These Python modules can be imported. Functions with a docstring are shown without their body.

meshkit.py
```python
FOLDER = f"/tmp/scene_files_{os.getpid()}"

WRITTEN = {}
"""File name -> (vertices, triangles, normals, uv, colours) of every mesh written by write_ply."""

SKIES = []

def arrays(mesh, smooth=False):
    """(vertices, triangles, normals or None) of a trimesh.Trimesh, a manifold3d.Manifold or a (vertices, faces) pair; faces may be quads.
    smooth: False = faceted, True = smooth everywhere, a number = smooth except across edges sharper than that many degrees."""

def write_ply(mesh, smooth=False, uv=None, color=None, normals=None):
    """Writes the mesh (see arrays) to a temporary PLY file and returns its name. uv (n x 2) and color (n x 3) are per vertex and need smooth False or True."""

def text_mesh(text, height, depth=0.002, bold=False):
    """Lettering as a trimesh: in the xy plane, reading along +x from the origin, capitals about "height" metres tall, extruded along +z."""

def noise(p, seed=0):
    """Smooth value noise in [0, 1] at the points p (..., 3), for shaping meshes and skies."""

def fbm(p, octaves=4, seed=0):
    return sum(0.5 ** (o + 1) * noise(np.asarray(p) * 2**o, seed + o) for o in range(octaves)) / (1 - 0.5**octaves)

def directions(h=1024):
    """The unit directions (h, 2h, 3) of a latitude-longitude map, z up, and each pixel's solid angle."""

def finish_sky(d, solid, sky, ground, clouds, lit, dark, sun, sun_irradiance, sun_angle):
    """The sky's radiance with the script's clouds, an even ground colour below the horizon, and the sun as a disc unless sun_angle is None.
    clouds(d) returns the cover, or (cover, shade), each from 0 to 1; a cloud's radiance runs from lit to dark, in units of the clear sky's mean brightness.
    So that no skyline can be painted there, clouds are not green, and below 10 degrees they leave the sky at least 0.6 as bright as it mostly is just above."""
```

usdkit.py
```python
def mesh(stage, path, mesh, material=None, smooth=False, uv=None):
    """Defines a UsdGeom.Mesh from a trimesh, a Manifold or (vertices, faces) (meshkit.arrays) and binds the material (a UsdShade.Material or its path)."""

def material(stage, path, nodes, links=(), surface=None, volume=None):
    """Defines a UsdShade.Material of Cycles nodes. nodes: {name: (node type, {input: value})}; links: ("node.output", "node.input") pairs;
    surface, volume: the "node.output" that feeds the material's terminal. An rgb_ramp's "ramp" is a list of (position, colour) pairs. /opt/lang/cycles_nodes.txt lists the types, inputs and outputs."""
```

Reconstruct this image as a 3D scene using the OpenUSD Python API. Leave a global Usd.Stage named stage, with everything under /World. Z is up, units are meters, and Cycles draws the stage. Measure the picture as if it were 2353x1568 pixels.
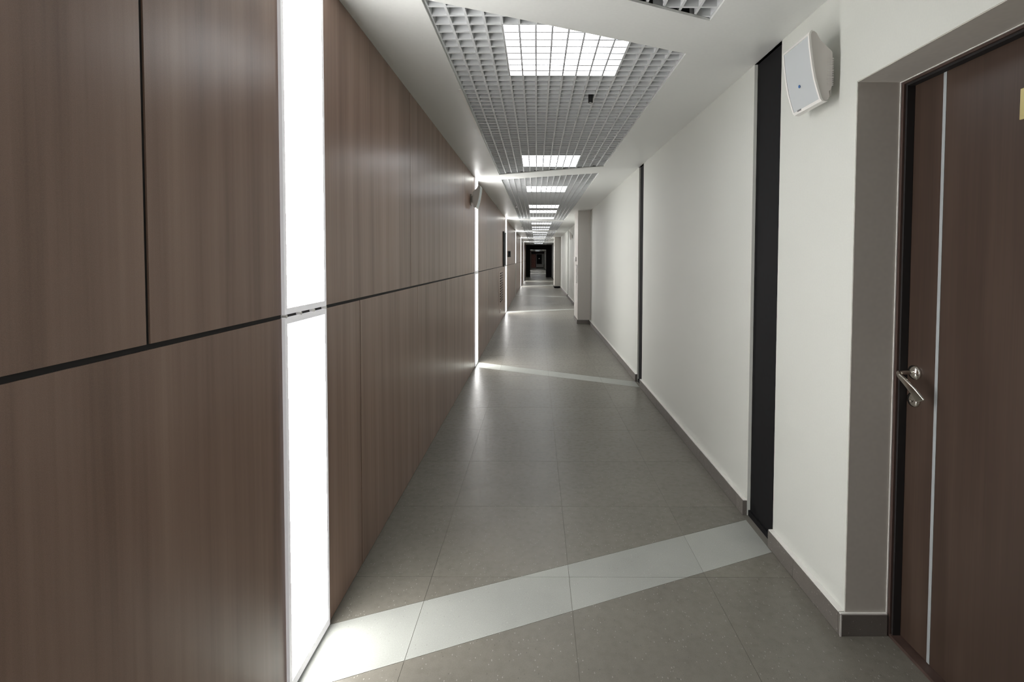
import math, random
import numpy as np, trimesh, manifold3d as m3
import usdkit
from pxr import Usd, UsdGeom, UsdLux, Gf, Sdf, UsdShade
from shapely.geometry import Polygon, box as sbox, MultiPolygon
from shapely.ops import unary_union
from shapely import affinity

random.seed(7)
rng = np.random.default_rng(7)
stage = Usd.Stage.CreateInMemory()
UsdGeom.SetStageUpAxis(stage, UsdGeom.Tokens.z)
UsdGeom.SetStageMetersPerUnit(stage, 1.0)
world = UsdGeom.Xform.Define(stage, '/World')
stage.SetDefaultPrim(world.GetPrim())

# ------------------------------------------------------------------ camera and light levels
F_PX, CX, CY, PITCH, ROLL, EYE = 1106.2, 1232.6, 630.55, 0.0326, 0.0028, 1.3931
cam = UsdGeom.Camera.Define(stage, '/World/camera')
cp, sp, cr, sr = math.cos(PITCH), math.sin(PITCH), math.cos(ROLL), math.sin(ROLL)
RX = np.array([[1, 0, 0], [0, cp, -sp], [0, sp, cp]]); RY = np.array([[cr, 0, sr], [0, 1, 0], [-sr, 0, cr]])
RC = RY @ RX
mt = np.eye(4); mt[0, :3] = RC[0]; mt[1, :3] = RC[2]; mt[2, :3] = -RC[1]; mt[3, :3] = [0, 0, EYE]
cam.AddTransformOp().Set(Gf.Matrix4d(*mt.ravel().tolist()))
cam.CreateHorizontalApertureAttr(36.0); cam.CreateVerticalApertureAttr(36.0 * 1568 / 2353)
cam.CreateFocalLengthAttr(F_PX * 36.0 / 2353)
cam.CreateHorizontalApertureOffsetAttr(-(CX - 1176.5) * 36.0 / 2353)
cam.CreateVerticalApertureOffsetAttr((CY - 784) * 36.0 / 2353)
cam.CreateClippingRangeAttr(Gf.Vec2f(0.05, 200))
cam.CreateExposureAttr(1.05)
# the corridor has no daylight: its light comes from the wall strips and the ceiling panels
STRIP_LIGHT, LAMP_LIGHT = 8.0, 2.6

# ------------------------------------------------------------------ dimensions
XL, XR, H = -0.787, 1.149, 2.419       # wood wall, plaster wall, ceiling height
XB = 1.125                              # face of the skirting
Y0, Y1 = -6.0, 72.0
ZJ = 1.211                              # horizontal joint of the wood wall
XD = 1.305                              # inner edge of the door recess
OX0, OX1 = -0.460, 0.745                # ceiling openings
HG = H + 0.012                          # underside of the grid
PORTAL = 36.3

# ------------------------------------------------------------------ materials
LOOKS = '/World/Looks'
UsdGeom.Scope.Define(stage, LOOKS)
M = {}
def plain(name, col, rough=0.5, metal=0.0, spec=None, noise=0.0, scale=40, bump=0.0):
    p = {'base_color': col, 'roughness': rough, 'metallic': metal}
    if spec is not None: p['specular_ior_level'] = spec
    nodes = {'p': ('principled_bsdf', p)}; links = []
    if noise:
        nodes['g'] = ('geometry', {})
        nodes['n'] = ('noise_texture', {'scale': scale, 'detail': 4.0})
        lo = tuple(c * (1 - noise) for c in col); hi = tuple(min(1, c * (1 + noise)) for c in col)
        nodes['r'] = ('rgb_ramp', {'ramp': [(0.3, lo), (0.7, hi)]})
        links += [('g.position', 'n.vector'), ('n.fac', 'r.fac'), ('r.color', 'p.base_color')]
        if bump:
            nodes['b'] = ('bump', {'strength': bump, 'distance': 0.002})
            links += [('n.fac', 'b.height'), ('b.normal', 'p.normal')]
    M[name] = usdkit.material(stage, f'{LOOKS}/{name}', nodes, links, surface='p.BSDF')
def glow(name, col, s):
    M[name] = usdkit.material(stage, f'{LOOKS}/{name}', {'e': ('emission', {'color': col, 'strength': s})}, surface='e.emission')

def wood(name, dark, mid, light, rough=0.30, zs=0.30, fine=60.0, spec=0.5):
    n = {'g': ('geometry', {}), 'oi': ('object_info', {}),
         'rv': ('combine_xyz', {'x': 0.0, 'y': 0.0, 'z': 0.0}), 'ml': ('math', {'math_type': 'multiply', 'value2': 37.0}),
         'ad': ('vector_math', {'math_type': 'add'}),
         'm1': ('mapping', {'scale': (9.0, 9.0, zs)}), 'n1': ('noise_texture', {'scale': 1.0, 'detail': 3.0, 'roughness': 0.55, 'distortion': 0.25}),
         'm2': ('mapping', {'scale': (fine, fine, 1.3)}), 'n2': ('noise_texture', {'scale': 1.0, 'detail': 3.0, 'roughness': 0.6}),
         'n3': ('noise_texture', {'scale': 900.0, 'detail': 1.0}),
         'mx': ('mix_float', {'fac': 0.22}), 'mx2': ('mix_float', {'fac': 0.16}),
         'r': ('rgb_ramp', {'ramp': [(0.34, dark), (0.5, mid), (0.66, light)]}),
         'b': ('bump', {'strength': 0.06, 'distance': 0.001}),
         'p': ('principled_bsdf', {'roughness': rough, 'specular_ior_level': spec})}
    l = [('oi.random', 'ml.value1'), ('ml.value', 'rv.y'), ('ml.value', 'rv.z'), ('g.position', 'ad.vector1'), ('rv.vector', 'ad.vector2'),
         ('ad.vector', 'm1.vector'), ('m1.vector', 'n1.vector'), ('ad.vector', 'm2.vector'), ('m2.vector', 'n2.vector'), ('g.position', 'n3.vector'),
         ('n1.fac', 'mx.a'), ('n2.fac', 'mx.b'), ('mx.result', 'mx2.a'), ('n3.fac', 'mx2.b'), ('mx2.result', 'r.fac'), ('r.color', 'p.base_color'),
         ('n2.fac', 'b.height'), ('b.normal', 'p.normal')]
    M[name] = usdkit.material(stage, f'{LOOKS}/{name}', n, l, surface='p.BSDF')

def stone(name, base, fleck, dark, rough, amount=1.0):
    lo = tuple(c * 0.86 for c in base); hi = tuple(c * 1.13 for c in base)
    n = {'g': ('geometry', {}), 'oi': ('object_info', {}),
         'n1': ('noise_texture', {'scale': 3.0, 'detail': 3.0}), 'n2': ('noise_texture', {'scale': 260.0, 'detail': 2.0}), 'mx': ('mix_float', {'fac': 0.5}),
         'r': ('rgb_ramp', {'ramp': [(0.3, lo), (0.7, hi)]}),
         'mp': ('mapping', {'scale': (120.0, 58.0, 80.0)}),
         'v': ('voronoi_texture', {'scale': 1.0, 'feature': 'f1', 'randomness': 1.0}),
         'sx': ('separate_xyz', {}),
         'lt': ('math', {'math_type': 'less_than', 'value2': 0.20}), 'gt': ('math', {'math_type': 'greater_than', 'value2': 1 - 0.28 * amount}),
         'an': ('math', {'math_type': 'multiply'}), 'am': ('math', {'math_type': 'multiply', 'value2': 0.5}),
         'gd': ('math', {'math_type': 'less_than', 'value2': 0.12 * amount}), 'ad': ('math', {'math_type': 'multiply'}), 'ad2': ('math', {'math_type': 'multiply', 'value2': 0.5}),
         'c1': ('mix_color', {'b': fleck}), 'c2': ('mix_color', {'b': dark}),
         'hv': ('hsv', {'saturation': 1.0, 'hue': 0.5}), 'mr': ('map_range', {'from_min': 0.0, 'from_max': 1.0, 'to_min': 0.95, 'to_max': 1.05}),
         'nr': ('noise_texture', {'scale': 30.0, 'detail': 3.0}), 'rr': ('map_range', {'from_min': 0.3, 'from_max': 0.7, 'to_min': rough - 0.05, 'to_max': rough + 0.05}),
         'p': ('principled_bsdf', {'roughness': rough})}
    l = [('g.position', 'n1.vector'), ('g.position', 'n2.vector'), ('n1.fac', 'mx.a'), ('n2.fac', 'mx.b'), ('mx.result', 'r.fac'),
         ('g.position', 'mp.vector'), ('mp.vector', 'v.vector'), ('v.color', 'sx.vector'), ('v.distance', 'lt.value1'), ('sx.x', 'gt.value1'),
         ('lt.value', 'an.value1'), ('gt.value', 'an.value2'), ('an.value', 'am.value1'), ('am.value', 'c1.fac'), ('r.color', 'c1.a'),
         ('sx.y', 'gd.value1'), ('lt.value', 'ad.value1'), ('gd.value', 'ad.value2'), ('ad.value', 'ad2.value1'), ('ad2.value', 'c2.fac'), ('c1.result', 'c2.a'),
         ('c2.result', 'hv.color'), ('oi.random', 'mr.value'), ('mr.result', 'hv.value'), ('hv.color', 'p.base_color'),
         ('g.position', 'nr.vector'), ('nr.fac', 'rr.value'), ('rr.result', 'p.roughness')]
    M[name] = usdkit.material(stage, f'{LOOKS}/{name}', n, l, surface='p.BSDF')

glow('strip_glow', (1.0, 0.985, 0.965), STRIP_LIGHT)
glow('lamp_glow', (0.97, 0.99, 1.0), LAMP_LIGHT)
plain('wall_paint', (0.640, 0.655, 0.612), 0.6, noise=0.015, scale=160, bump=0.02)
plain('ceiling_paint', (0.745, 0.760, 0.738), 0.42, noise=0.015, scale=90)
plain('grey_paint', (0.50, 0.475, 0.435), 0.6, noise=0.03, scale=60)
plain('column_paint', (0.62, 0.595, 0.555), 0.6, noise=0.02, scale=60)
plain('white_bead', (0.78, 0.77, 0.74), 0.5)
plain('black_panel', (0.010, 0.010, 0.011), 0.7, spec=0.15, noise=0.1, scale=50)
plain('dark_joint', (0.012, 0.010, 0.010), 0.7)
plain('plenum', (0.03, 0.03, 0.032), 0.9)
plain('grid_metal', (0.68, 0.70, 0.71), 0.5)
M['frame_white'] = usdkit.material(stage, f'{LOOKS}/frame_white', {'p': ('principled_bsdf', {'base_color': (0.80, 0.80, 0.80), 'roughness': 0.35, 'emission_color': (0.97, 0.95, 1.0), 'emission_strength': 0.14})}, [], surface='p.BSDF')   # edge-lit acrylic
plain('unlit_diffuser', (0.40, 0.38, 0.35), 0.4)
plain('louvre', (0.45, 0.46, 0.48), 0.4)
plain('white_plastic', (0.80, 0.79, 0.76), 0.35)
plain('side_plastic', (0.60, 0.575, 0.545), 0.45)
plain('grille_grey', (0.50, 0.53, 0.54), 0.5, noise=0.12, scale=1500)
plain('blue_mark', (0.05, 0.16, 0.42), 0.4)
plain('grey_mark', (0.25, 0.25, 0.26), 0.5)
plain('black_plastic', (0.01, 0.01, 0.01), 0.4)
plain('chrome', (0.80, 0.78, 0.72), 0.16, 1.0)
plain('silver_inlay', (0.40, 0.43, 0.44), 0.5, 0.15)
plain('brass', (0.62, 0.53, 0.25), 0.35, 0.5)
plain('grout', (0.185, 0.175, 0.15), 0.8)
plain('screed', (0.08, 0.077, 0.07), 0.8)
plain('sprinkler_steel', (0.75, 0.75, 0.74), 0.25, 1.0)
plain('red_brown', (0.42, 0.19, 0.155), 0.45, noise=0.15, scale=8)
plain('far_brown', (0.075, 0.05, 0.047), 0.5)
plain('portal_black', (0.012, 0.010, 0.011), 0.75, spec=0.15)
wood('wood_veneer', (0.165, 0.098, 0.070), (0.255, 0.163, 0.122), (0.330, 0.222, 0.172), spec=0.65)
wood('door_veneer', (0.042, 0.025, 0.018), (0.060, 0.038, 0.028), (0.082, 0.054, 0.040), 0.38, 0.5, 120.0)
wood('frame_veneer', (0.055, 0.032, 0.026), (0.075, 0.048, 0.04), (0.10, 0.066, 0.055), 0.4, 0.5, 120.0)
stone('floor_tile', (0.178, 0.168, 0.142), (0.46, 0.45, 0.42), (0.07, 0.066, 0.058), 0.34)
stone('band_tile', (0.36, 0.372, 0.345), (0.50, 0.50, 0.47), (0.25, 0.25, 0.23), 0.55, 0.4)
stone('skirting_tile', (0.150, 0.136, 0.122), (0.36, 0.34, 0.31), (0.06, 0.056, 0.05), 0.4, 0.6)

# ------------------------------------------------------------------ helpers
def bx(a, b):
    lo, hi = np.minimum(a, b), np.maximum(a, b)
    m = trimesh.creation.box(hi - lo); m.apply_translation((lo + hi) / 2); return m
def cat(ms): return trimesh.util.concatenate(list(ms))
def polys(g):
    if g.is_empty: return []
    return [p for p in (g.geoms if hasattr(g, 'geoms') else [g]) if p.geom_type == 'Polygon' and p.area > 1e-7]
def ext(g, z0, z1):
    ms = []
    for p in polys(g):
        m = trimesh.creation.extrude_polygon(p, z1 - z0, engine='earcut'); m.apply_translation([0, 0, z0]); ms.append(m)
    return cat(ms) if ms else None
def rbox(a, b, r=0.004, seg=8):
    lo, hi = np.minimum(a, b) + r, np.maximum(a, b) - r
    s = m3.Manifold.sphere(r, seg)
    pts = [s.translate([x, y, z]) for x in (lo[0], hi[0]) for y in (lo[1], hi[1]) for z in (lo[2], hi[2])]
    return tm(m3.Manifold.batch_hull(pts))
def tm(m):
    q = m.to_mesh(); return trimesh.Trimesh(q.vert_properties[:, :3], q.tri_verts, process=False)
def cyl(p, q, r, r2=None, n=24):
    p, q = np.asarray(p, float), np.asarray(q, float); L = np.linalg.norm(q - p)
    m = tm(m3.Manifold.cylinder(L, r, r if r2 is None else r2, n))
    m.apply_transform(trimesh.geometry.align_vectors([0, 0, 1], (q - p) / L)); m.apply_translation(p); return m
def lathe(profile, at, axis, n=32):
    m = trimesh.creation.revolve(np.array(profile), sections=n)
    m.apply_transform(trimesh.geometry.align_vectors([0, 0, 1], axis)); m.apply_translation(at); return m

used = {}
def numbered(path):
    k = used.get(path, -1) + 1; used[path] = k
    return path if k == 0 else f'{path}_{k:03d}'
def data(prim, **kw):
    for k, v in kw.items():
        if v: prim.SetCustomDataByKey({'cat': 'category'}.get(k, k), v)
class Thing:
    def __init__(s, name, label, cat=None, loc=(0, 0, 0), group=None, kind=None, rotz=0):
        s.path = numbered('/World/' + name); s.loc = np.array(loc, float)
        x = UsdGeom.Xform.Define(stage, s.path); x.AddTranslateOp().Set(Gf.Vec3d(*map(float, loc)))
        if rotz: x.AddRotateZOp().Set(float(rotz))
        s.prim = x.GetPrim(); data(s.prim, label=label, cat=cat, group=group, kind=kind)
    def part(s, name, mesh, mat, label=None, smooth=False, kind=None, under=None):
        base = under if under else s.path
        m = mesh.copy(); m.apply_translation(-s.loc)
        p = numbered(f'{base}/{name}')
        g = usdkit.mesh(stage, p, m, M[mat], smooth=smooth)
        data(g.GetPrim(), label=label, kind=kind); return p
def single(name, mesh, mat, label, cat=None, group=None, kind=None, smooth=False):
    p = numbered('/World/' + name)
    g = usdkit.mesh(stage, p, mesh, M[mat], smooth=smooth); data(g.GetPrim(), label=label, cat=cat, group=group, kind=kind); return p
def copy_of(first, name, label, loc, cat, group=None, rotz=0):
    p = numbered('/World/' + name)
    x = UsdGeom.Xform.Define(stage, p); x.GetPrim().GetReferences().AddInternalReference(first.path)
    x.ClearXformOpOrder(); x.AddTranslateOp().Set(Gf.Vec3d(*map(float, loc)))
    if rotz: x.AddRotateZOp().Set(float(rotz))
    x.GetPrim().SetInstanceable(True); data(x.GetPrim(), label=label, cat=cat, group=group)

ORD = ['first', 'second', 'third', 'fourth', 'fifth', 'sixth', 'seventh', 'eighth', 'ninth', 'tenth', 'eleventh', 'twelfth', 'thirteenth', 'fourteenth', 'fifteenth', 'sixteenth', 'seventeenth', 'eighteenth']
W = XR - XL
# diagonal ribbons: (near, far) depth at the wood wall, (near, far) depth at the plaster wall
CEIL_BANDS = [((-2.90, -2.60), (-3.70, -3.40)), ((1.45, 1.80), (2.283, 2.61)), ((6.087, 6.448), (5.207, 5.623)), ((12.40, 12.75), (13.15, 13.55)),
              ((18.10, 18.50), (17.25, 17.65)), ((24.0, 24.4), (24.9, 25.3)), ((29.6, 30.0), (28.8, 29.2))]
FLOOR_BANDS = [((-2.90, -2.60), (-3.70, -3.40)), ((1.49, 1.783), (2.255, 2.54)), ((6.14, 6.42), (5.17, 5.41)), ((12.35, 12.65), (13.15, 13.45)),
               ((18.15, 18.45), (17.30, 17.60)), ((24.2, 24.6), (25.0, 25.4)), ((30.0, 30.4), (29.0, 29.4)),
               ((44.4, 45.0), (45.0, 45.6)), ((51.0, 51.6), (50.4, 51.0)), ((56.2, 56.9), (56.8, 57.5)), ((62.0, 62.8), (61.4, 62.2))]
def along(pair, k, x):
    t = (x - XL) / W; return pair[0][k] * (1 - t) + pair[1][k] * t

# ================================================================== SETTING
# ---- ceiling: plaster board with cut-outs, black slab above
openings = []
for a, b in zip(CEIL_BANDS[:-1], CEIL_BANDS[1:]):
    openings.append(Polygon([(OX0, along(a, 1, OX0)), (OX1, along(a, 1, OX1)), (OX1, along(b, 0, OX1)), (OX0, along(b, 0, OX0))]))
a = CEIL_BANDS[-1]
openings.append(Polygon([(OX0, along(a, 1, OX0)), (OX1, along(a, 1, OX1)), (OX1, PORTAL - 0.5), (OX0, PORTAL - 0.5)]))
openings.append(sbox(OX0, PORTAL + 1.0, OX1, Y1 - 0.8))
board = sbox(XL - 0.05, Y0, XR + 0.02, Y1)
for o in openings: board = board.difference(o)
ceiling = Thing('ceiling', 'white plasterboard ceiling with long cut-outs separated by diagonal white bands', 'ceiling', (0, 0, H), kind='structure')
ceiling.part('plaster_board', ext(board, H, H + 0.011), 'ceiling_paint')
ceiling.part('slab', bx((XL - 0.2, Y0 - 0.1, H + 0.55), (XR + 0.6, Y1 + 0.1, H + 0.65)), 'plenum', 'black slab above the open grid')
# thin plaster edge bead, loose and brighter along the left side of the first long cut-out
bead = []
for s, e in ((2.95, 4.05),):
    bead.append(bx((OX0 - 0.013, s, H - 0.005), (OX0 + 0.003, e, H - 0.0005)))
ceiling.part('edge_bead', cat(bead), 'white_bead', 'loose white bead on the left edge of the cut-out')

# ---- floor: tiles with real joints
area = sbox(XL, Y0, XB - 0.001, Y1)
recess = sbox(XB - 0.001, 0.76, XD + 0.03, 1.738)
floor = Thing('floor', 'grey-brown speckled stone tile floor crossed by pale diagonal tile bands', 'floor', (0, 0, 0), kind='structure')
floor.part('screed', bx((XL - 0.2, Y0 - 0.1, -0.10), (XR + 0.4, Y1 + 0.1, -0.0014)), 'grout')
FX, FY, T = 0.1465, 2.0623, 0.6
band_polys = [Polygon([(XL, along(b, 0, XL)), (XR, along(b, 0, XR)), (XR, along(b, 1, XR)), (XL, along(b, 1, XL))]).intersection(area) for b in FLOOR_BANDS]
bands = unary_union(band_polys)
NEAR = 13.0
full = unary_union([area, recess])
far_field, far_band = [], []
j0, j1 = math.floor((Y0 - FY) / T), math.ceil((Y1 - FY) / T)
for j in range(j0, j1):
    for i in range(-2, 3):
        x0, y0 = FX + i * T, FY + j * T
        cell = sbox(x0, y0, x0 + T, y0 + T).intersection(full)
        if cell.is_empty: continue
        for g, nm, mat in ((cell.difference(bands), 'floor_tile', 'floor_tile'), (cell.intersection(bands), 'band_tile', 'band_tile')):
            for p in polys(g):
                q = p.buffer(-0.0008 if nm == 'band_tile' else -0.0008, join_style=2)
                if q.is_empty or q.area < 2e-5: continue
                mesh = ext(q, -0.006, rng.uniform(-0.0003, 0))
                if mesh is None: continue
                if 0.3 < y0 < NEAR: floor.part(nm, mesh, mat)
                else: (far_field if nm == 'floor_tile' else far_band).append(mesh)
floor.part('floor_tiles_beyond', cat(far_field), 'floor_tile', kind='stuff')
floor.part('band_tiles_beyond', cat(far_band), 'band_tile', kind='stuff')

# ---- wood wall on the left
STRIPS_BEYOND = [(45.0, 45.3), (51.0, 51.3), (56.5, 56.8)]
STRIPS = [(-2.90, -2.60), (1.482, 1.778), (6.12, 6.42), (12.10, 12.60), (17.85, 18.35), (23.7, 24.2), (29.2, 29.7)]
wl = Thing('wall_left', 'brown wood veneer panelled wall with dark joints, left of the corridor', 'wall', (XL, 0, 0), kind='structure')
wl.part('backing', bx((XL - 0.15, Y0, 0), (XL - 0.004, Y1, H + 0.55)), 'dark_joint')
def panel_row(z0, z1, joints):
    for (y0, g0), (y1, g1) in zip(joints[:-1], joints[1:]):
        if y1 - y0 < 0.05: continue
        a, b = y0 + g0, y1 - g1
        skip = any(abs(a - s[0]) < 0.03 and abs(b - s[1]) < 0.03 for s in STRIPS + STRIPS_BEYOND)
        if skip: continue
        m = bx((XL - 0.0038, a, z0), (XL, b, z1))
        wl.part('wood_panel', m, 'wood_veneer')
def joints_for(explicit, step, off):
    out = [(Y0, 0)]
    seq = []
    ALL = STRIPS + STRIPS_BEYOND
    for k, s in enumerate(ALL):
        e0 = ALL[k - 1][1] if k else Y0
        if k in explicit: seq += [(y, g) for y, g in explicit[k]]
        else:
            y = e0 + off
            while y < s[0] - 0.25: seq.append((y, 0.0022)); y += step
        seq += [(s[0], 0.0004), (s[1], 0.0004)]
    y = ALL[-1][1] + off
    while y < Y1 - 0.2: seq.append((y, 0.0022)); y += step
    return out + seq + [(Y1, 0)]
up = joints_for({1: [(-1.1, .002), (0.972, 0.005)], 2: [(3.013, 0.0025), (5.30, 0.0022)]}, 2.06, 1.2)
lo = joints_for({1: [(-1.6, .002), (-0.6, .002), (0.44, 0.0025)], 2: [(2.142, 0.003), (3.185, 0.0025), (4.155, 0.0025), (5.15, 0.002)]}, 1.03, 0.36)
# the panels run on behind the light strips, so the strips sit on the dark backing
panel_row(ZJ + 0.006, H - 0.001, up)
panel_row(0.003, ZJ - 0.006, lo)

# ---- plaster wall on the right with recesses and the door opening
DARK = [(-3.70, -3.40), (2.292, 2.575), (5.20, 5.43), (13.15, 13.45), (17.35, 17.65), (24.9, 25.2), (28.9, 29.2)]
XO = 1.46
DY0, DY1, DZ = 0.75, 1.749, 2.031
cuts = sorted([(a, b, 'dark') for a, b in DARK] + [(DY0, DY1, 'door')])
ms, y = [], Y0
for a_, b_, k in cuts:
    ms.append(bx((XR, y, 0), (XO, a_, H + 0.55)))
    if k == 'dark': ms.append(bx((XR + 0.020, a_, 0), (XO, b_, H + 0.55))); ms.append(bx((XR, a_, H), (XR + 0.020, b_, H + 0.55)))
    else: ms.append(bx((XR, a_, DZ), (XO, b_, H + 0.55)))
    y = b_
ms.append(bx((XR, y, 0), (XO, Y1, H + 0.55)))
wr = Thing('wall_right', 'smooth off-white painted plaster wall on the right of the corridor', 'wall', (XR, 0, 0), kind='structure')
wr.part('plaster', cat(ms), 'wall_paint')
t = 0.003
wr.part('door_reveal', cat([bx((XR + 0.001, DY1 - t, 0.0), (XD, DY1 - 0.0002, DZ - 0.0002)), bx((XR + 0.001, DY0 + 0.0002, 0), (XD, DY0 + t, DZ - 0.0002)), bx((XR + 0.001, DY0, DZ - t), (XD, DY1, DZ - 0.0002))]), 'grey_paint', 'grey painted lining of the door recess')
wr.part('reveal_bead', cat([bx((XD - 0.004, DY1 - t - 0.003, 0.0), (XD, DY1 - t - 0.0002, DZ - t)), bx((XD - 0.004, DY0 + 0.01, DZ - t - 0.003), (XD, DY1 - t - 0.003, DZ - t - 0.0002))]), 'white_bead', 'thin pale edge where lining meets door frame')
single('wall_back', bx((XL - 0.15, Y0 - 0.12, 0), (XO, Y0 - 0.001, H + 0.55)), 'wall_paint', 'plain off-white wall closing the corridor behind the viewer', 'wall', kind='structure')

# ---- skirting tiles
bs = Thing('baseboard_right', 'low grey-brown stone skirting along the foot of the plaster wall', 'skirting', (XR, 0, 0), kind='structure')
def skirt(y0, y1):
    ys = [y0] + [FY + k * T for k in range(-14, 117) if y0 + 0.05 < FY + k * T < y1 - 0.05] + [y1]
    rest = []
    for a_, b_ in zip(ys[:-1], ys[1:]):
        m = bx((XB, a_ + 0.0008, 0), (XR - 0.0005, b_ - 0.0008, 0.080))
        if 0.2 < a_ < 13: bs.part('skirting_tile', m, 'skirting_tile')
        else: rest.append(m)
    if rest: bs.part('skirting_tiles_beyond', cat(rest), 'skirting_tile', kind='stuff')
    bs.part('top_bead', bx((XB + 0.003, y0, 0.0802), (XR - 0.0005, y1, 0.0845)), 'white_bead', 'thin pale bead on top of the skirting')
COLS = [(10.29, 11.22, 0.885), (22.84, 23.8, 0.86)]
stops = sorted(DARK + [(DY0, DY1)] + [(c[0], c[1]) for c in COLS] + [(PORTAL, PORTAL + 0.6)])
y = Y0
for a_, b_ in stops:
    skirt(y, a_ - 0.0005 if (a_, b_) != (DY0, DY1) else a_); y = b_ + 0.0005
skirt(y, Y1 - 0.01)
bs.part('skirting_tile', bx((XB, DY1 - 0.014, 0), (XD - 0.006, DY1 - t - 0.0005, 0.080)), 'skirting_tile')
bs.part('skirting_tile', bx((XB, DY1 - 0.003, 0), (XR - 0.001, DY1 + 0.0003, 0.080)), 'skirting_tile')
bs.part('top_bead', bx((XB + 0.002, DY1 - 0.012, 0.0802), (XD - 0.006, DY1 - t - 0.0005, 0.0845)), 'white_bead', 'thin pale bead on top of the skirting')
bs.part('corner_bead', bx((XB - 0.0012, DY1 - 0.0165, 0), (XB + 0.0045, DY1 - 0.0145, 0.080)), 'white_bead', 'pale corner bead of the skirting by the door')

# ---- columns standing out from the right wall
for k, (a_, b_, x_) in enumerate(COLS):
    c = Thing('column', ['square plaster column with dark plinth, nearer one on the right wall', 'square plaster column with dark plinth, farther one on the right wall'][k], 'column', (x_, a_, 0), group='columns on the right wall', kind='structure')
    c.part('shaft', bx((x_, a_, 0.080), (XR - 0.0005, b_, H - 0.0005)), 'column_paint')
    c.part('plinth', bx((x_ - 0.016, a_ - 0.016, 0), (XR - 0.0006, b_, 0.0795)), 'black_panel' if k else 'skirting_tile')

# ---- black portal far down the corridor
pt = Thing('trim_1', 'black framed portal across the far end of the corridor', 'door frame', (0.15, PORTAL, 0), kind='structure')
pt.part('jamb', bx((XL + 0.001, PORTAL, 0.0005), (-0.47, PORTAL + 0.5, 2.06)), 'portal_black')
pt.part('jamb', bx((0.72, PORTAL, 0.0005), (XR - 0.001, PORTAL + 0.5, 2.06)), 'portal_black')
pt.part('lintel', bx((XL + 0.001, PORTAL, 2.0605), (XR - 0.001, PORTAL + 0.5, H - 0.0005)), 'portal_black')

# ---- far end wall
we = Thing('wall_end', 'distant end wall with brown top panel and pale lower part', 'wall', (0.15, Y1, 0), kind='structure')
we.part('plaster', bx((XL - 0.15, Y1 + 0.001, 0), (XO, Y1 + 0.12, H + 0.55)), 'wall_paint')
we.part('brown_panel', bx((XL + 0.002, Y1 - 0.03, 2.12), (XR - 0.03, Y1 - 0.001, H - 0.001)), 'far_brown', 'dark brown panel over the far door')
d2 = Thing('door_2', 'reddish brown door at the far end of the corridor', 'door', (-0.45, Y1, 0), kind='structure')
d2.part('leaf', bx((-0.74, Y1 - 0.05, 0.02), (-0.10, Y1 - 0.005, 2.05)), 'red_brown')
d2.part('door_frame', cat([bx((-0.785, Y1 - 0.06, 0), (-0.742, Y1 - 0.002, 2.11)), bx((-0.098, Y1 - 0.06, 0), (-0.05, Y1 - 0.002, 2.11)), bx((-0.742, Y1 - 0.06, 2.055), (-0.098, Y1 - 0.002, 2.11))]), 'far_brown')
d2.part('handle', cyl((-0.18, Y1 - 0.10, 1.0), (-0.30, Y1 - 0.10, 1.0), 0.012), 'chrome')
nb = Thing('display_case', 'dark wall case above a pale plinth beside the far reddish door', 'display case', (0.42, Y1, 0.5))
nb.part('case', bx((0.03, Y1 - 0.16, 0.56), (0.80, Y1 - 0.002, 2.05)), 'far_brown')
nb.part('front_panel', bx((0.09, Y1 - 0.168, 0.64), (0.74, Y1 - 0.161, 1.98)), 'black_panel')
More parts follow.
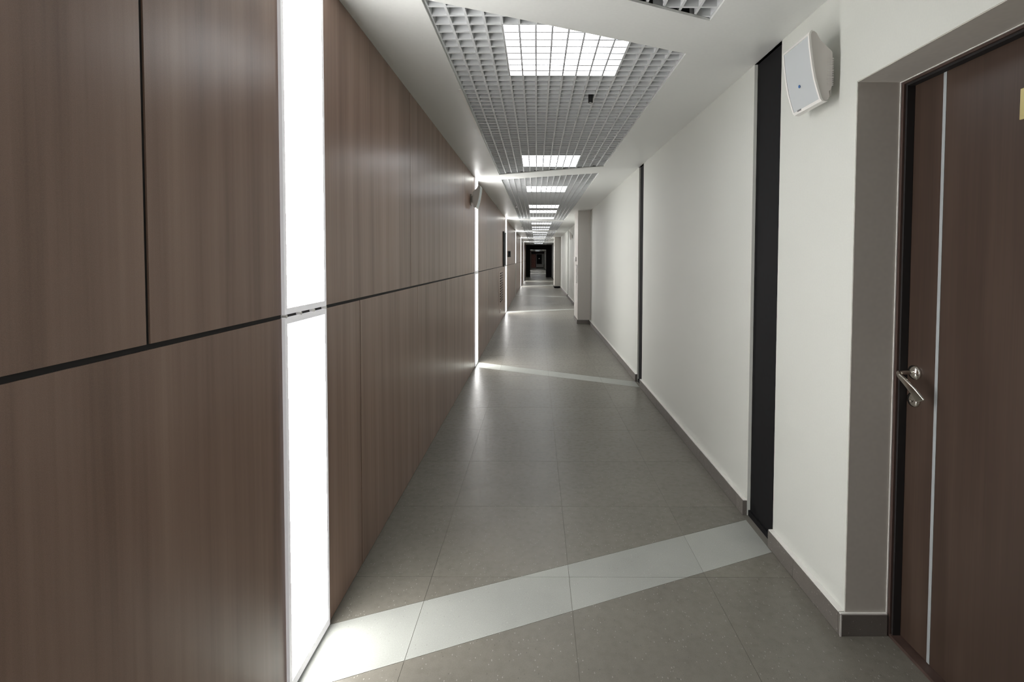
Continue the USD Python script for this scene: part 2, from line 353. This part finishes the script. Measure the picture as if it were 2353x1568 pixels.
nb.part('notice', bx((0.28, Y1 - 0.174, 1.34), (0.52, Y1 - 0.169, 1.46)), 'white_plastic', 'small pale notice')
pl = Thing('plinth', 'pale low plinth under the dark case at the far end', 'plinth', (0.5, Y1, 0))
pl.part('body', bx((-0.03, Y1 - 0.30, 0.09), (1.05, Y1 - 0.002, 0.55)), 'column_paint')
pl.part('base', bx((-0.03, Y1 - 0.31, 0.001), (1.05, Y1 - 0.002, 0.0895)), 'black_panel')

# ================================================================== BLACK INSET STRIPS
lab = ['', 'tall matt black inset strip beside the white speaker on the right wall', 'narrow black inset strip, second along the right wall',
       'black inset strip hidden behind the nearer column', 'black inset strip between the two columns', 'black inset strip beyond the farther column', 'farthest black inset strip before the portal']
for k, (a_, b_) in enumerate(DARK):
    if k in (0, 3): continue
    s = Thing('inset_strip', lab[k], 'wall strip', (XR + 0.01, a_, 0), group='black inset strips in the right wall')
    s.part('face', bx((XR + 0.0165, a_ + 0.0006, 0.03), (XR + 0.0195, b_ - 0.0006, H - 0.0008)), 'black_panel')
    s.part('foot', bx((XR + 0.006, a_ + 0.0006, 0.0005), (XR + 0.0195, b_ - 0.0006, 0.0295)), 'black_panel')

# ================================================================== DOOR
d = Thing('door_1', 'dark brown veneered door with silver vertical inlay in grey recess', 'door', (XD, 1.25, 0), kind='structure')
LX = 1.341                                     # face of the leaf
d.part('frame', cat([bx((XD + 0.001, DY1 - 0.016, 0), (XD + 0.07, DY1 - 0.0005, DZ - 0.001)), bx((XD + 0.001, DY0 + 0.0005, 0), (XD + 0.07, DY0 + 0.016, DZ - 0.001)), bx((XD + 0.001, DY0 + 0.016, DZ - 0.014), (XD + 0.07, DY1 - 0.016, DZ - 0.001))]), 'frame_veneer', 'red-brown door frame')
d.part('seal', cat([bx((XD + 0.008, DY1 - 0.024, 0.012), (LX - 0.001, DY1 - 0.0165, DZ - 0.0145)), bx((XD + 0.008, DY0 + 0.024, DZ - 0.022), (LX - 0.001, DY1 - 0.0245, DZ - 0.0145))]), 'dark_joint', 'black rebate of the frame')
leaf = d.part('leaf', bx((LX, DY0 + 0.019, 0.014), (LX + 0.040, DY1 - 0.0185, DZ - 0.0175)), 'door_veneer')
for yy in (1.600, 0.895):
    d.part('inlay', bx((LX - 0.0012, yy - 0.006, 0.0145), (LX - 0.0001, yy + 0.006, DZ - 0.018)), 'silver_inlay', 'silver metal inlay strip', under=leaf)
d.part('threshold', bx((XD + 0.0005, DY0 + 0.001, -0.003), (LX + 0.05, DY1 - 0.001, 0.012)), 'frame_veneer', 'brown threshold strip')
# handle: two domed rosettes, neck, drooping blade
hz, kz, hy = 0.994, 0.897, 1.690
dome = [(0.0, 0.0), (0.0265, 0.0), (0.0268, 0.004), (0.024, 0.009), (0.018, 0.013), (0.011, 0.0155), (0.0, 0.0158)]
d.part('rosette', lathe(dome, (LX - 0.0002, hy, hz), (-1, 0, 0)), 'chrome', 'domed chrome rosette of the lever', smooth=40)
ring = [(0.007, 0.0), (0.0265, 0.0), (0.0268, 0.004), (0.024, 0.009), (0.018, 0.012), (0.010, 0.012), (0.007, 0.009)]
d.part('keyhole_rosette', cat([lathe(ring + [ring[0]], (LX - 0.0002, hy, kz), (-1, 0, 0)), cyl((LX - 0.0002, hy, kz + 0.002), (LX - 0.010, hy, kz + 0.002), 0.0062)]), 'chrome', 'chrome keyhole rosette below the lever', smooth=40)
pts = [((LX - 0.012, hy, hz), 0.0075, 0.0075), ((LX - 0.045, hy, hz), 0.0072, 0.0072), ((LX - 0.062, hy - 0.004, hz - 0.001), 0.0075, 0.008), ((LX - 0.067, hy - 0.016, hz - 0.008), 0.007, 0.0095),
       ((LX - 0.066, hy - 0.042, hz - 0.024), 0.006, 0.0115), ((LX - 0.062, hy - 0.070, hz - 0.045), 0.005, 0.0145), ((LX - 0.057, hy - 0.096, hz - 0.072), 0.0035, 0.0185)]
hull = []
for (p, r, w), (q, r_, w_) in zip(pts[:-1], pts[1:]):
    es = []
    for (c, rr, ww) in ((p, r, w), (q, r_, w_)):
        t_ = min(1.0, max(0.0, (ww - 0.008) / 0.011)); n = np.array([0.0, -0.9 * t_, 1 - 0.55 * t_]); n /= np.linalg.norm(n)
        for sg in (-1, 1): es.append(m3.Manifold.sphere(rr, 16).translate((np.array(c) + n * sg * max(ww - rr, 0)).tolist()))
    hull.append(m3.Manifold.batch_hull(es))
lev = m3.Manifold.batch_boolean(hull, m3.OpType.Add)
d.part('lever', tm(lev), 'chrome', 'curved drooping chrome lever', smooth=50)
dp = Thing('door_plate', 'small brass coloured plate fixed on the dark door', 'plate', (LX, 1.29, 1.82))
dp.part('plate', rbox((LX - 0.005, 1.20, 1.780), (LX - 0.0013, 1.347, 1.866), 0.0015), 'brass')
dp.part('face', bx((LX - 0.0056, 1.212, 1.790), (LX - 0.0051, 1.337, 1.856)), 'brass')

# ================================================================== WALL LIGHT STRIPS
def strip(name, label, y0, y1, lit=(True, True), cols=1, group='lit strips in the wood wall'):
    s = Thing(name, label, 'wall light', (XL, (y0 + y1) / 2, 0), group=group)
    xa, xf = XL - 0.0037, XL + 0.010
    for z0, z1, on in ((0.009, ZJ - 0.0055, lit[0]), (ZJ + 0.0055, H - 0.0012, lit[1])):
        w = (y1 - y0 - 0.001) / cols
        for c in range(cols):
            a, b = y0 + 0.0005 + c * w, y0 + 0.0005 + (c + 1) * w
            fw = 0.015
            fr = [bx((xa, a, z0), (xf, a + fw, z1)), bx((xa, b - fw, z0), (xf, b, z1)), bx((xa, a + fw, z0), (xf, b - fw, z0 + (0.030 if z0 < 1 else 0.019))), bx((xa, a + fw, z1 - (0.019 if z0 < 1 else 0.004)), (xf, b - fw, z1))]
            s.part('frame', cat(fr), 'frame_white' if on else 'unlit_diffuser')
            s.part('diffuser', bx((xa + 0.002, a + fw, z0 + (0.030 if z0 < 1 else 0.019)), (xf - 0.0015, b - fw, z1 - (0.019 if z0 < 1 else 0.004))), 'strip_glow' if on else 'unlit_diffuser', None if on else 'unlit lower diffuser')
    for k in range(4):
        yy = y0 + 0.008 + (y1 - y0 - 0.016) * k / 3
        s.part('spacer_pin', cyl((xa, yy, ZJ), (xf + 0.002, yy, ZJ), 0.0053, n=16), 'white_plastic')
    return s
slab_ = ['', 'wide glowing light strip nearest the viewer, floor to ceiling on wood wall', 'glowing light strip partly covered by the left wall speaker', 'glowing light strip between the dark wall panel and the black reader box',
         'light strip lit only in its upper half', 'fifth light strip along the wood wall, before the farthest one', 'farthest light strip on the wood wall, beside the black portal']
for k, (a_, b_) in enumerate(STRIPS_BEYOND):
    strip('wall_light_strip', f'{ORD[k]} light strip on the left wall beyond the black portal', a_, b_, group='lit strips beyond the portal')
for k, (a_, b_) in enumerate(STRIPS):
    if k == 0: lb = 'light strip on the wood wall behind the viewer'
    else: lb = slab_[k]
    strip('wall_light_strip', lb, a_, b_, (k != 4, True), 2 if k >= 3 else 1)

# ================================================================== CEILING LIGHTS
P = 0.075
GX0 = -0.455                                   # first long blade; 16 cells to +0.745
def make_lamp(cy, label):
    cx = GX0 + 8 * P
    L = Thing('ceiling_light', label, 'ceiling light', (cx, cy, HG), group='square lights in the grid ceiling')
    x0, x1, y0, y1 = cx - 0.3, cx + 0.3, cy - 0.3, cy + 0.3
    L.part('housing', bx((x0 + 0.006, y0 + 0.006, HG + 0.013), (x1 - 0.006, y1 - 0.006, HG + 0.06)), 'grid_metal')
    L.part('diffuser', bx((x0 + 0.005, y0 + 0.005, HG + 0.005), (x1 - 0.005, y1 - 0.005, HG + 0.0125)), 'lamp_glow')
    L.part('frame', cat([bx((x0, y0, HG), (x0 + 0.0045, y1, HG + 0.05)), bx((x1 - 0.0045, y0, HG), (x1, y1, HG + 0.05)), bx((x0 + 0.0045, y0, HG), (x1 - 0.0045, y0 + 0.0045, HG + 0.05)), bx((x0 + 0.0045, y1 - 0.0045, HG), (x1 - 0.0045, y1, HG + 0.05))]), 'grid_metal')
    for k in range(1, 8):
        L.part('louvre_bar', bx((x0 + k * P - 0.0038, y0 + 0.005, HG), (x0 + k * P + 0.0038, y1 - 0.005, HG + 0.0045)), 'louvre')
    for k in range(1, 8):
        L.part('louvre_bar', bx((x0 + 0.005, y0 + k * P - 0.0038, HG + 0.0002), (x1 - 0.005, y0 + k * P + 0.0038, HG + 0.0046)), 'louvre')
    return L
LAMPS = [2.4706, 5.18, 7.24, 9.64, 10.7, 12.38, 14.34, 16.0, 17.2, 19.4, 21.0, 22.7, 24.0, 26.1, 28.4, 32.3, 34.0]
BEHIND = [-0.25, -1.95]
BEYOND = [39.0, 42.0, 46.0, 50.0, 54.0, 58.0, 62.0, 66.0, 69.5]
lamp0 = make_lamp(LAMPS[0], 'square grid-faced ceiling light nearest the viewer, its corner cut by a white band')
def lamp_label(k):
    if k == 1: return 'square ceiling light just before the second diagonal white band, in the first long grid'
    if k == 2: return 'square ceiling light just beyond the second diagonal white ceiling band'
    return f'small bright square ceiling light, {ORD[k]} in the row counted from the viewer'
for k in range(1, len(LAMPS)):
    copy_of(lamp0, 'ceiling_light', lamp_label(k), (GX0 + 8 * P, LAMPS[k], HG), 'ceiling light', 'square lights in the grid ceiling')
for k, yy in enumerate(BEHIND):
    copy_of(lamp0, 'ceiling_light', ['square ceiling light straight above the viewer', 'square ceiling light behind the viewer'][k], (GX0 + 8 * P, yy, HG), 'ceiling light', 'square lights in the grid ceiling')
for k, yy in enumerate(BEYOND):
    copy_of(lamp0, 'ceiling_light', f'distant ceiling light, {ORD[k]} one beyond the black portal', (GX0 + 8 * P, yy, HG), 'ceiling light', 'square lights beyond the portal')

# ================================================================== CEILING GRIDS
glabel = ['pale open-cell ceiling grid directly overhead, at the top edge of view', 'long pale open-cell ceiling grid between the first two diagonal bands', 'pale open-cell ceiling grid just beyond the second diagonal band',
          'open-cell ceiling grid beyond the third diagonal band', 'open-cell ceiling grid beyond the fourth diagonal band', 'open-cell ceiling grid beyond the fifth diagonal band', 'open-cell ceiling grid last before the black portal', 'open-cell ceiling grid beyond the black portal']
alllamps = LAMPS + BEHIND + BEYOND
holes = unary_union([sbox(GX0 + 8 * P - 0.3015, y - 0.3015, GX0 + 8 * P + 0.3015, y + 0.3015) for y in alllamps])
BW, BH = 0.0056, 0.040
for k, o in enumerate(openings):
    g = Thing('ceiling_grid', glabel[k], 'ceiling grid', (GX0 + 8 * P, o.bounds[1], HG), group='open-cell grids in the ceiling')
    reach = o.buffer(0.02, join_style=2)
    zone = reach.difference(holes)
    yb0, yb1 = reach.bounds[1], reach.bounds[3]
    for i in range(17):
        x = GX0 + i * P
        line = sbox(x - BW, yb0, x + BW, yb1).intersection(zone)
        for q in polys(line): g.part('long_slat', ext(q, HG, HG + BH), 'grid_metal')
    base = 2.7706
    n0, n1 = math.ceil((yb0 - base) / P), math.floor((yb1 - base) / P)
    rest = []
    for j in range(n0, n1 + 1):
        yy = base + j * P
        line = sbox(reach.bounds[0], yy - BW, reach.bounds[2], yy + BW).intersection(zone)
        for q in polys(line):
            m = ext(q, HG + 0.0004, HG + BH - 0.0004)
            if k <= 1 and yy > -0.5: g.part('cross_slat', m, 'grid_metal')
            else: rest.append(m)
    if rest: g.part('cross_slats', cat(rest), 'grid_metal', kind='stuff')

# ================================================================== SPEAKERS
SPY = 1.94
side = np.array([(1.028, 2.240), (1.031, 2.251), (1.037, 2.257), (1.045, 2.258), (1.056, 2.251), (1.072, 2.223), (1.115, 2.183), (1.119, 2.176), (1.120, 2.154), (1.120, 2.050), (1.117, 2.040), (1.109, 2.028), (1.112, 2.012), (1.107, 1.999), (1.097, 1.992), (1.082, 1.994), (1.075, 2.003), (1.062, 2.043), (1.052, 2.077), (1.044, 2.118), (1.038, 2.156), (1.032, 2.198)])
def make_speaker(label):
    S = Thing('wall_speaker', label, 'speaker', (1.120, SPY, 2.0), group='white wall speakers')
    hw = 0.095
    poly = Polygon(side)
    def prof(pg, y0, y1):
        m = trimesh.creation.extrude_polygon(pg, y1 - y0, engine='earcut')
        v = m.vertices.copy(); m.vertices = np.stack([v[:, 0], y0 + v[:, 2], v[:, 1]], 1); m.invert(); return m
    body_poly = poly.intersection(Polygon([(1.042, 2.3), (1.10, 1.9), (1.2, 1.9), (1.2, 2.3)]))
    S.part('body', prof(poly.buffer(-0.003).intersection(poly), SPY - hw, SPY + hw), 'side_plastic', 'warm grey side and back shell', smooth=25)
    # front bezel: a slightly larger band along the curved front, with a window for the grille
    fc = np.array([(1.045, 2.258), (1.037, 2.257), (1.031, 2.251), (1.028, 2.240), (1.032, 2.198), (1.038, 2.156), (1.044, 2.118), (1.052, 2.077), (1.062, 2.043), (1.075, 2.003), (1.082, 1.994), (1.097, 1.992)])
    nrm = np.array([-0.98, -0.17]) / np.hypot(0.98, 0.17)
    def band(i0, i1, off, th, y0, y1):
        a = fc[i0:i1 + 1] + nrm * off; b = fc[i0:i1 + 1] - nrm * th
        return prof(Polygon(np.vstack([a, b[::-1]])).buffer(0), y0, y1)
    e = 0.006
    S.part('bezel', cat([band(0, 11, 0.0035, 0.004, SPY - hw - 0.002, SPY - hw + e), band(0, 11, 0.0035, 0.004, SPY + hw - e, SPY + hw + 0.002),
                         band(0, 3, 0.0035, 0.004, SPY - hw + e, SPY + hw - e), band(9, 11, 0.0035, 0.004, SPY - hw + e, SPY + hw - e)]), 'white_plastic', 'white front bezel', smooth=25)
    S.part('grille', band(3, 9, 0.0015, 0.001, SPY - hw + e + 0.0005, SPY + hw - e - 0.0005), 'grille_grey', 'pale grey perforated front grille', smooth=25)
    c = np.array([1.0505, 2.083]) + nrm * 0.0035
    S.part('emblem', lathe([(0.0, 0), (0.006, 0), (0.006, 0.001), (0.0, 0.0012)], (c[0], SPY + 0.005, c[1]), (nrm[0], 0, nrm[1]), 20), 'blue_mark', 'small blue emblem')
    c = np.array([1.0745, 2.004]) + nrm * 0.004
    S.part('badge', bx((c[0] - 0.0008, SPY + 0.035, c[1] - 0.004), (c[0] + 0.004, SPY + 0.060, c[1] + 0.001)), 'grey_mark', 'tiny grey badge on the lower bezel')
    fins = []
    for q in range(16):
        z = 2.052 + q * 0.0066
        fins.append(bx((1.098, SPY - hw - 0.0012, z), (1.1215, SPY - hw + 0.004, z + 0.0026))); fins.append(bx((1.098, SPY + hw - 0.004, z), (1.1215, SPY + hw + 0.0012, z + 0.0026)))
    S.part('cooling_ribs', cat(fins), 'side_plastic')
    S.part('bracket', cat([bx((1.1205, SPY - 0.03, 2.06), (1.1485, SPY + 0.03, 2.14)), bx((1.143, SPY - 0.04, 2.03), (1.1485, SPY + 0.04, 2.16))]), 'white_plastic')
    return S
spk = make_speaker('white tilted wall speaker beside the door recess, nearest the viewer')
copy_of(spk, 'wall_speaker', 'white speaker on the wood wall in front of a light strip', (XL + 0.029, 5.80, 2.0), 'speaker', 'white wall speakers', 180)
copy_of(spk, 'wall_speaker', 'small distant white speaker on the right wall beyond the nearer column', (1.120, 15.3, 2.0), 'speaker', 'white wall speakers')

# ================================================================== SMALL FITTINGS
s = Thing('ceiling_detector', 'small black cylinder hanging from the long ceiling grid', 'detector', (0.345, 3.13, H))
s.part('body', cyl((0.345, 3.13, H - 0.022), (0.345, 3.13, HG + 0.05), 0.015), 'black_plastic', smooth=40)
s.part('lens', cyl((0.345, 3.13, H - 0.026), (0.345, 3.13, H - 0.0222), 0.010), 'sprinkler_steel')
for k, (x, yy) in enumerate([(-0.40, 9.4), (-0.46, 15.2)]):
    s = Thing('sprinkler', ['tiny steel sprinkler head at the left edge of the second grid', 'tiny steel sprinkler head farther on, left of the ceiling lights'][k], 'sprinkler', (x, yy, H), group='sprinkler heads')
    s.part('pipe', cyl((x, yy, H - 0.025), (x, yy, H + 0.10), 0.009, n=12), 'sprinkler_steel')
    s.part('deflector', cyl((x, yy, H - 0.030), (x, yy, H - 0.0255), 0.020, n=16), 'sprinkler_steel')
# louvred vent low on the wood wall
v = Thing('wall_vent', 'slatted vent low on the wood wall before the third strip', 'vent', (XL, 10.4, 0.75))
v.part('back', bx((XL + 0.0004, 9.95, 0.42), (XL + 0.002, 11.2, 1.12)), 'wood_veneer')
for k in range(12):
    z = 0.44 + k * 0.056
    v.part('slat', bx((XL + 0.0022, 10.45, z), (XL + 0.016, 11.15, z + 0.022)), 'far_brown')
s = Thing('wall_socket', 'small white socket near the floor below the slatted vent', 'socket', (XL, 10.4, 0.25))
s.part('plate', rbox((XL + 0.0005, 10.34, 0.215), (XL + 0.012, 10.46, 0.295), 0.004), 'white_plastic')
s.part('insert', cyl((XL + 0.0121, 10.40, 0.255), (XL + 0.0145, 10.40, 0.255), 0.022), 'white_bead')
s = Thing('wall_panel', 'black glossy panel on the wood wall left of third strip', 'wall panel', (XL, 11.7, 1.2))
s.part('panel', bx((XL + 0.0005, 11.30, 1.225), (XL + 0.022, 12.08, 2.00)), 'black_panel')
s.part('frame', cat([bx((XL + 0.0005, 11.27, 1.20), (XL + 0.028, 11.2995, 2.03)), bx((XL + 0.0005, 11.30, 2.0005), (XL + 0.028, 12.08, 2.03))]), 'black_plastic')
s = Thing('reader_box', 'small black box on the wood wall right of third strip', 'card reader', (XL, 13.4, 1.4))
s.part('body', rbox((XL + 0.0005, 13.25, 1.43), (XL + 0.075, 13.42, 1.60), 0.008), 'black_plastic')
s.part('face', bx((XL + 0.02, 13.246, 1.45), (XL + 0.065, 13.2495, 1.58)), 'black_panel')
xs = COLS[0][2]
s = Thing('wall_switch', 'small white switch box on the side of the nearer column', 'switch', (xs, 10.8, 1.38))
s.part('box', rbox((xs - 0.030, 10.66, 1.335), (xs - 0.0005, 10.98, 1.43), 0.004), 'white_plastic')
s.part('rocker', bx((xs - 0.034, 10.74, 1.35), (xs - 0.0302, 10.90, 1.415)), 'white_bead')
s = Thing('side_panel', 'narrow white upright panel below the switch on the column', 'wall panel', (xs, 10.6, 0.85))
s.part('panel', bx((xs - 0.012, 10.48, 0.87), (xs - 0.0005, 10.70, 1.25)), 'white_plastic')
s.part('rim', cat([bx((xs - 0.014, 10.465, 0.86), (xs - 0.0005, 10.4795, 1.26)), bx((xs - 0.014, 10.7005, 0.86), (xs - 0.0005, 10.715, 1.26))]), 'white_bead')
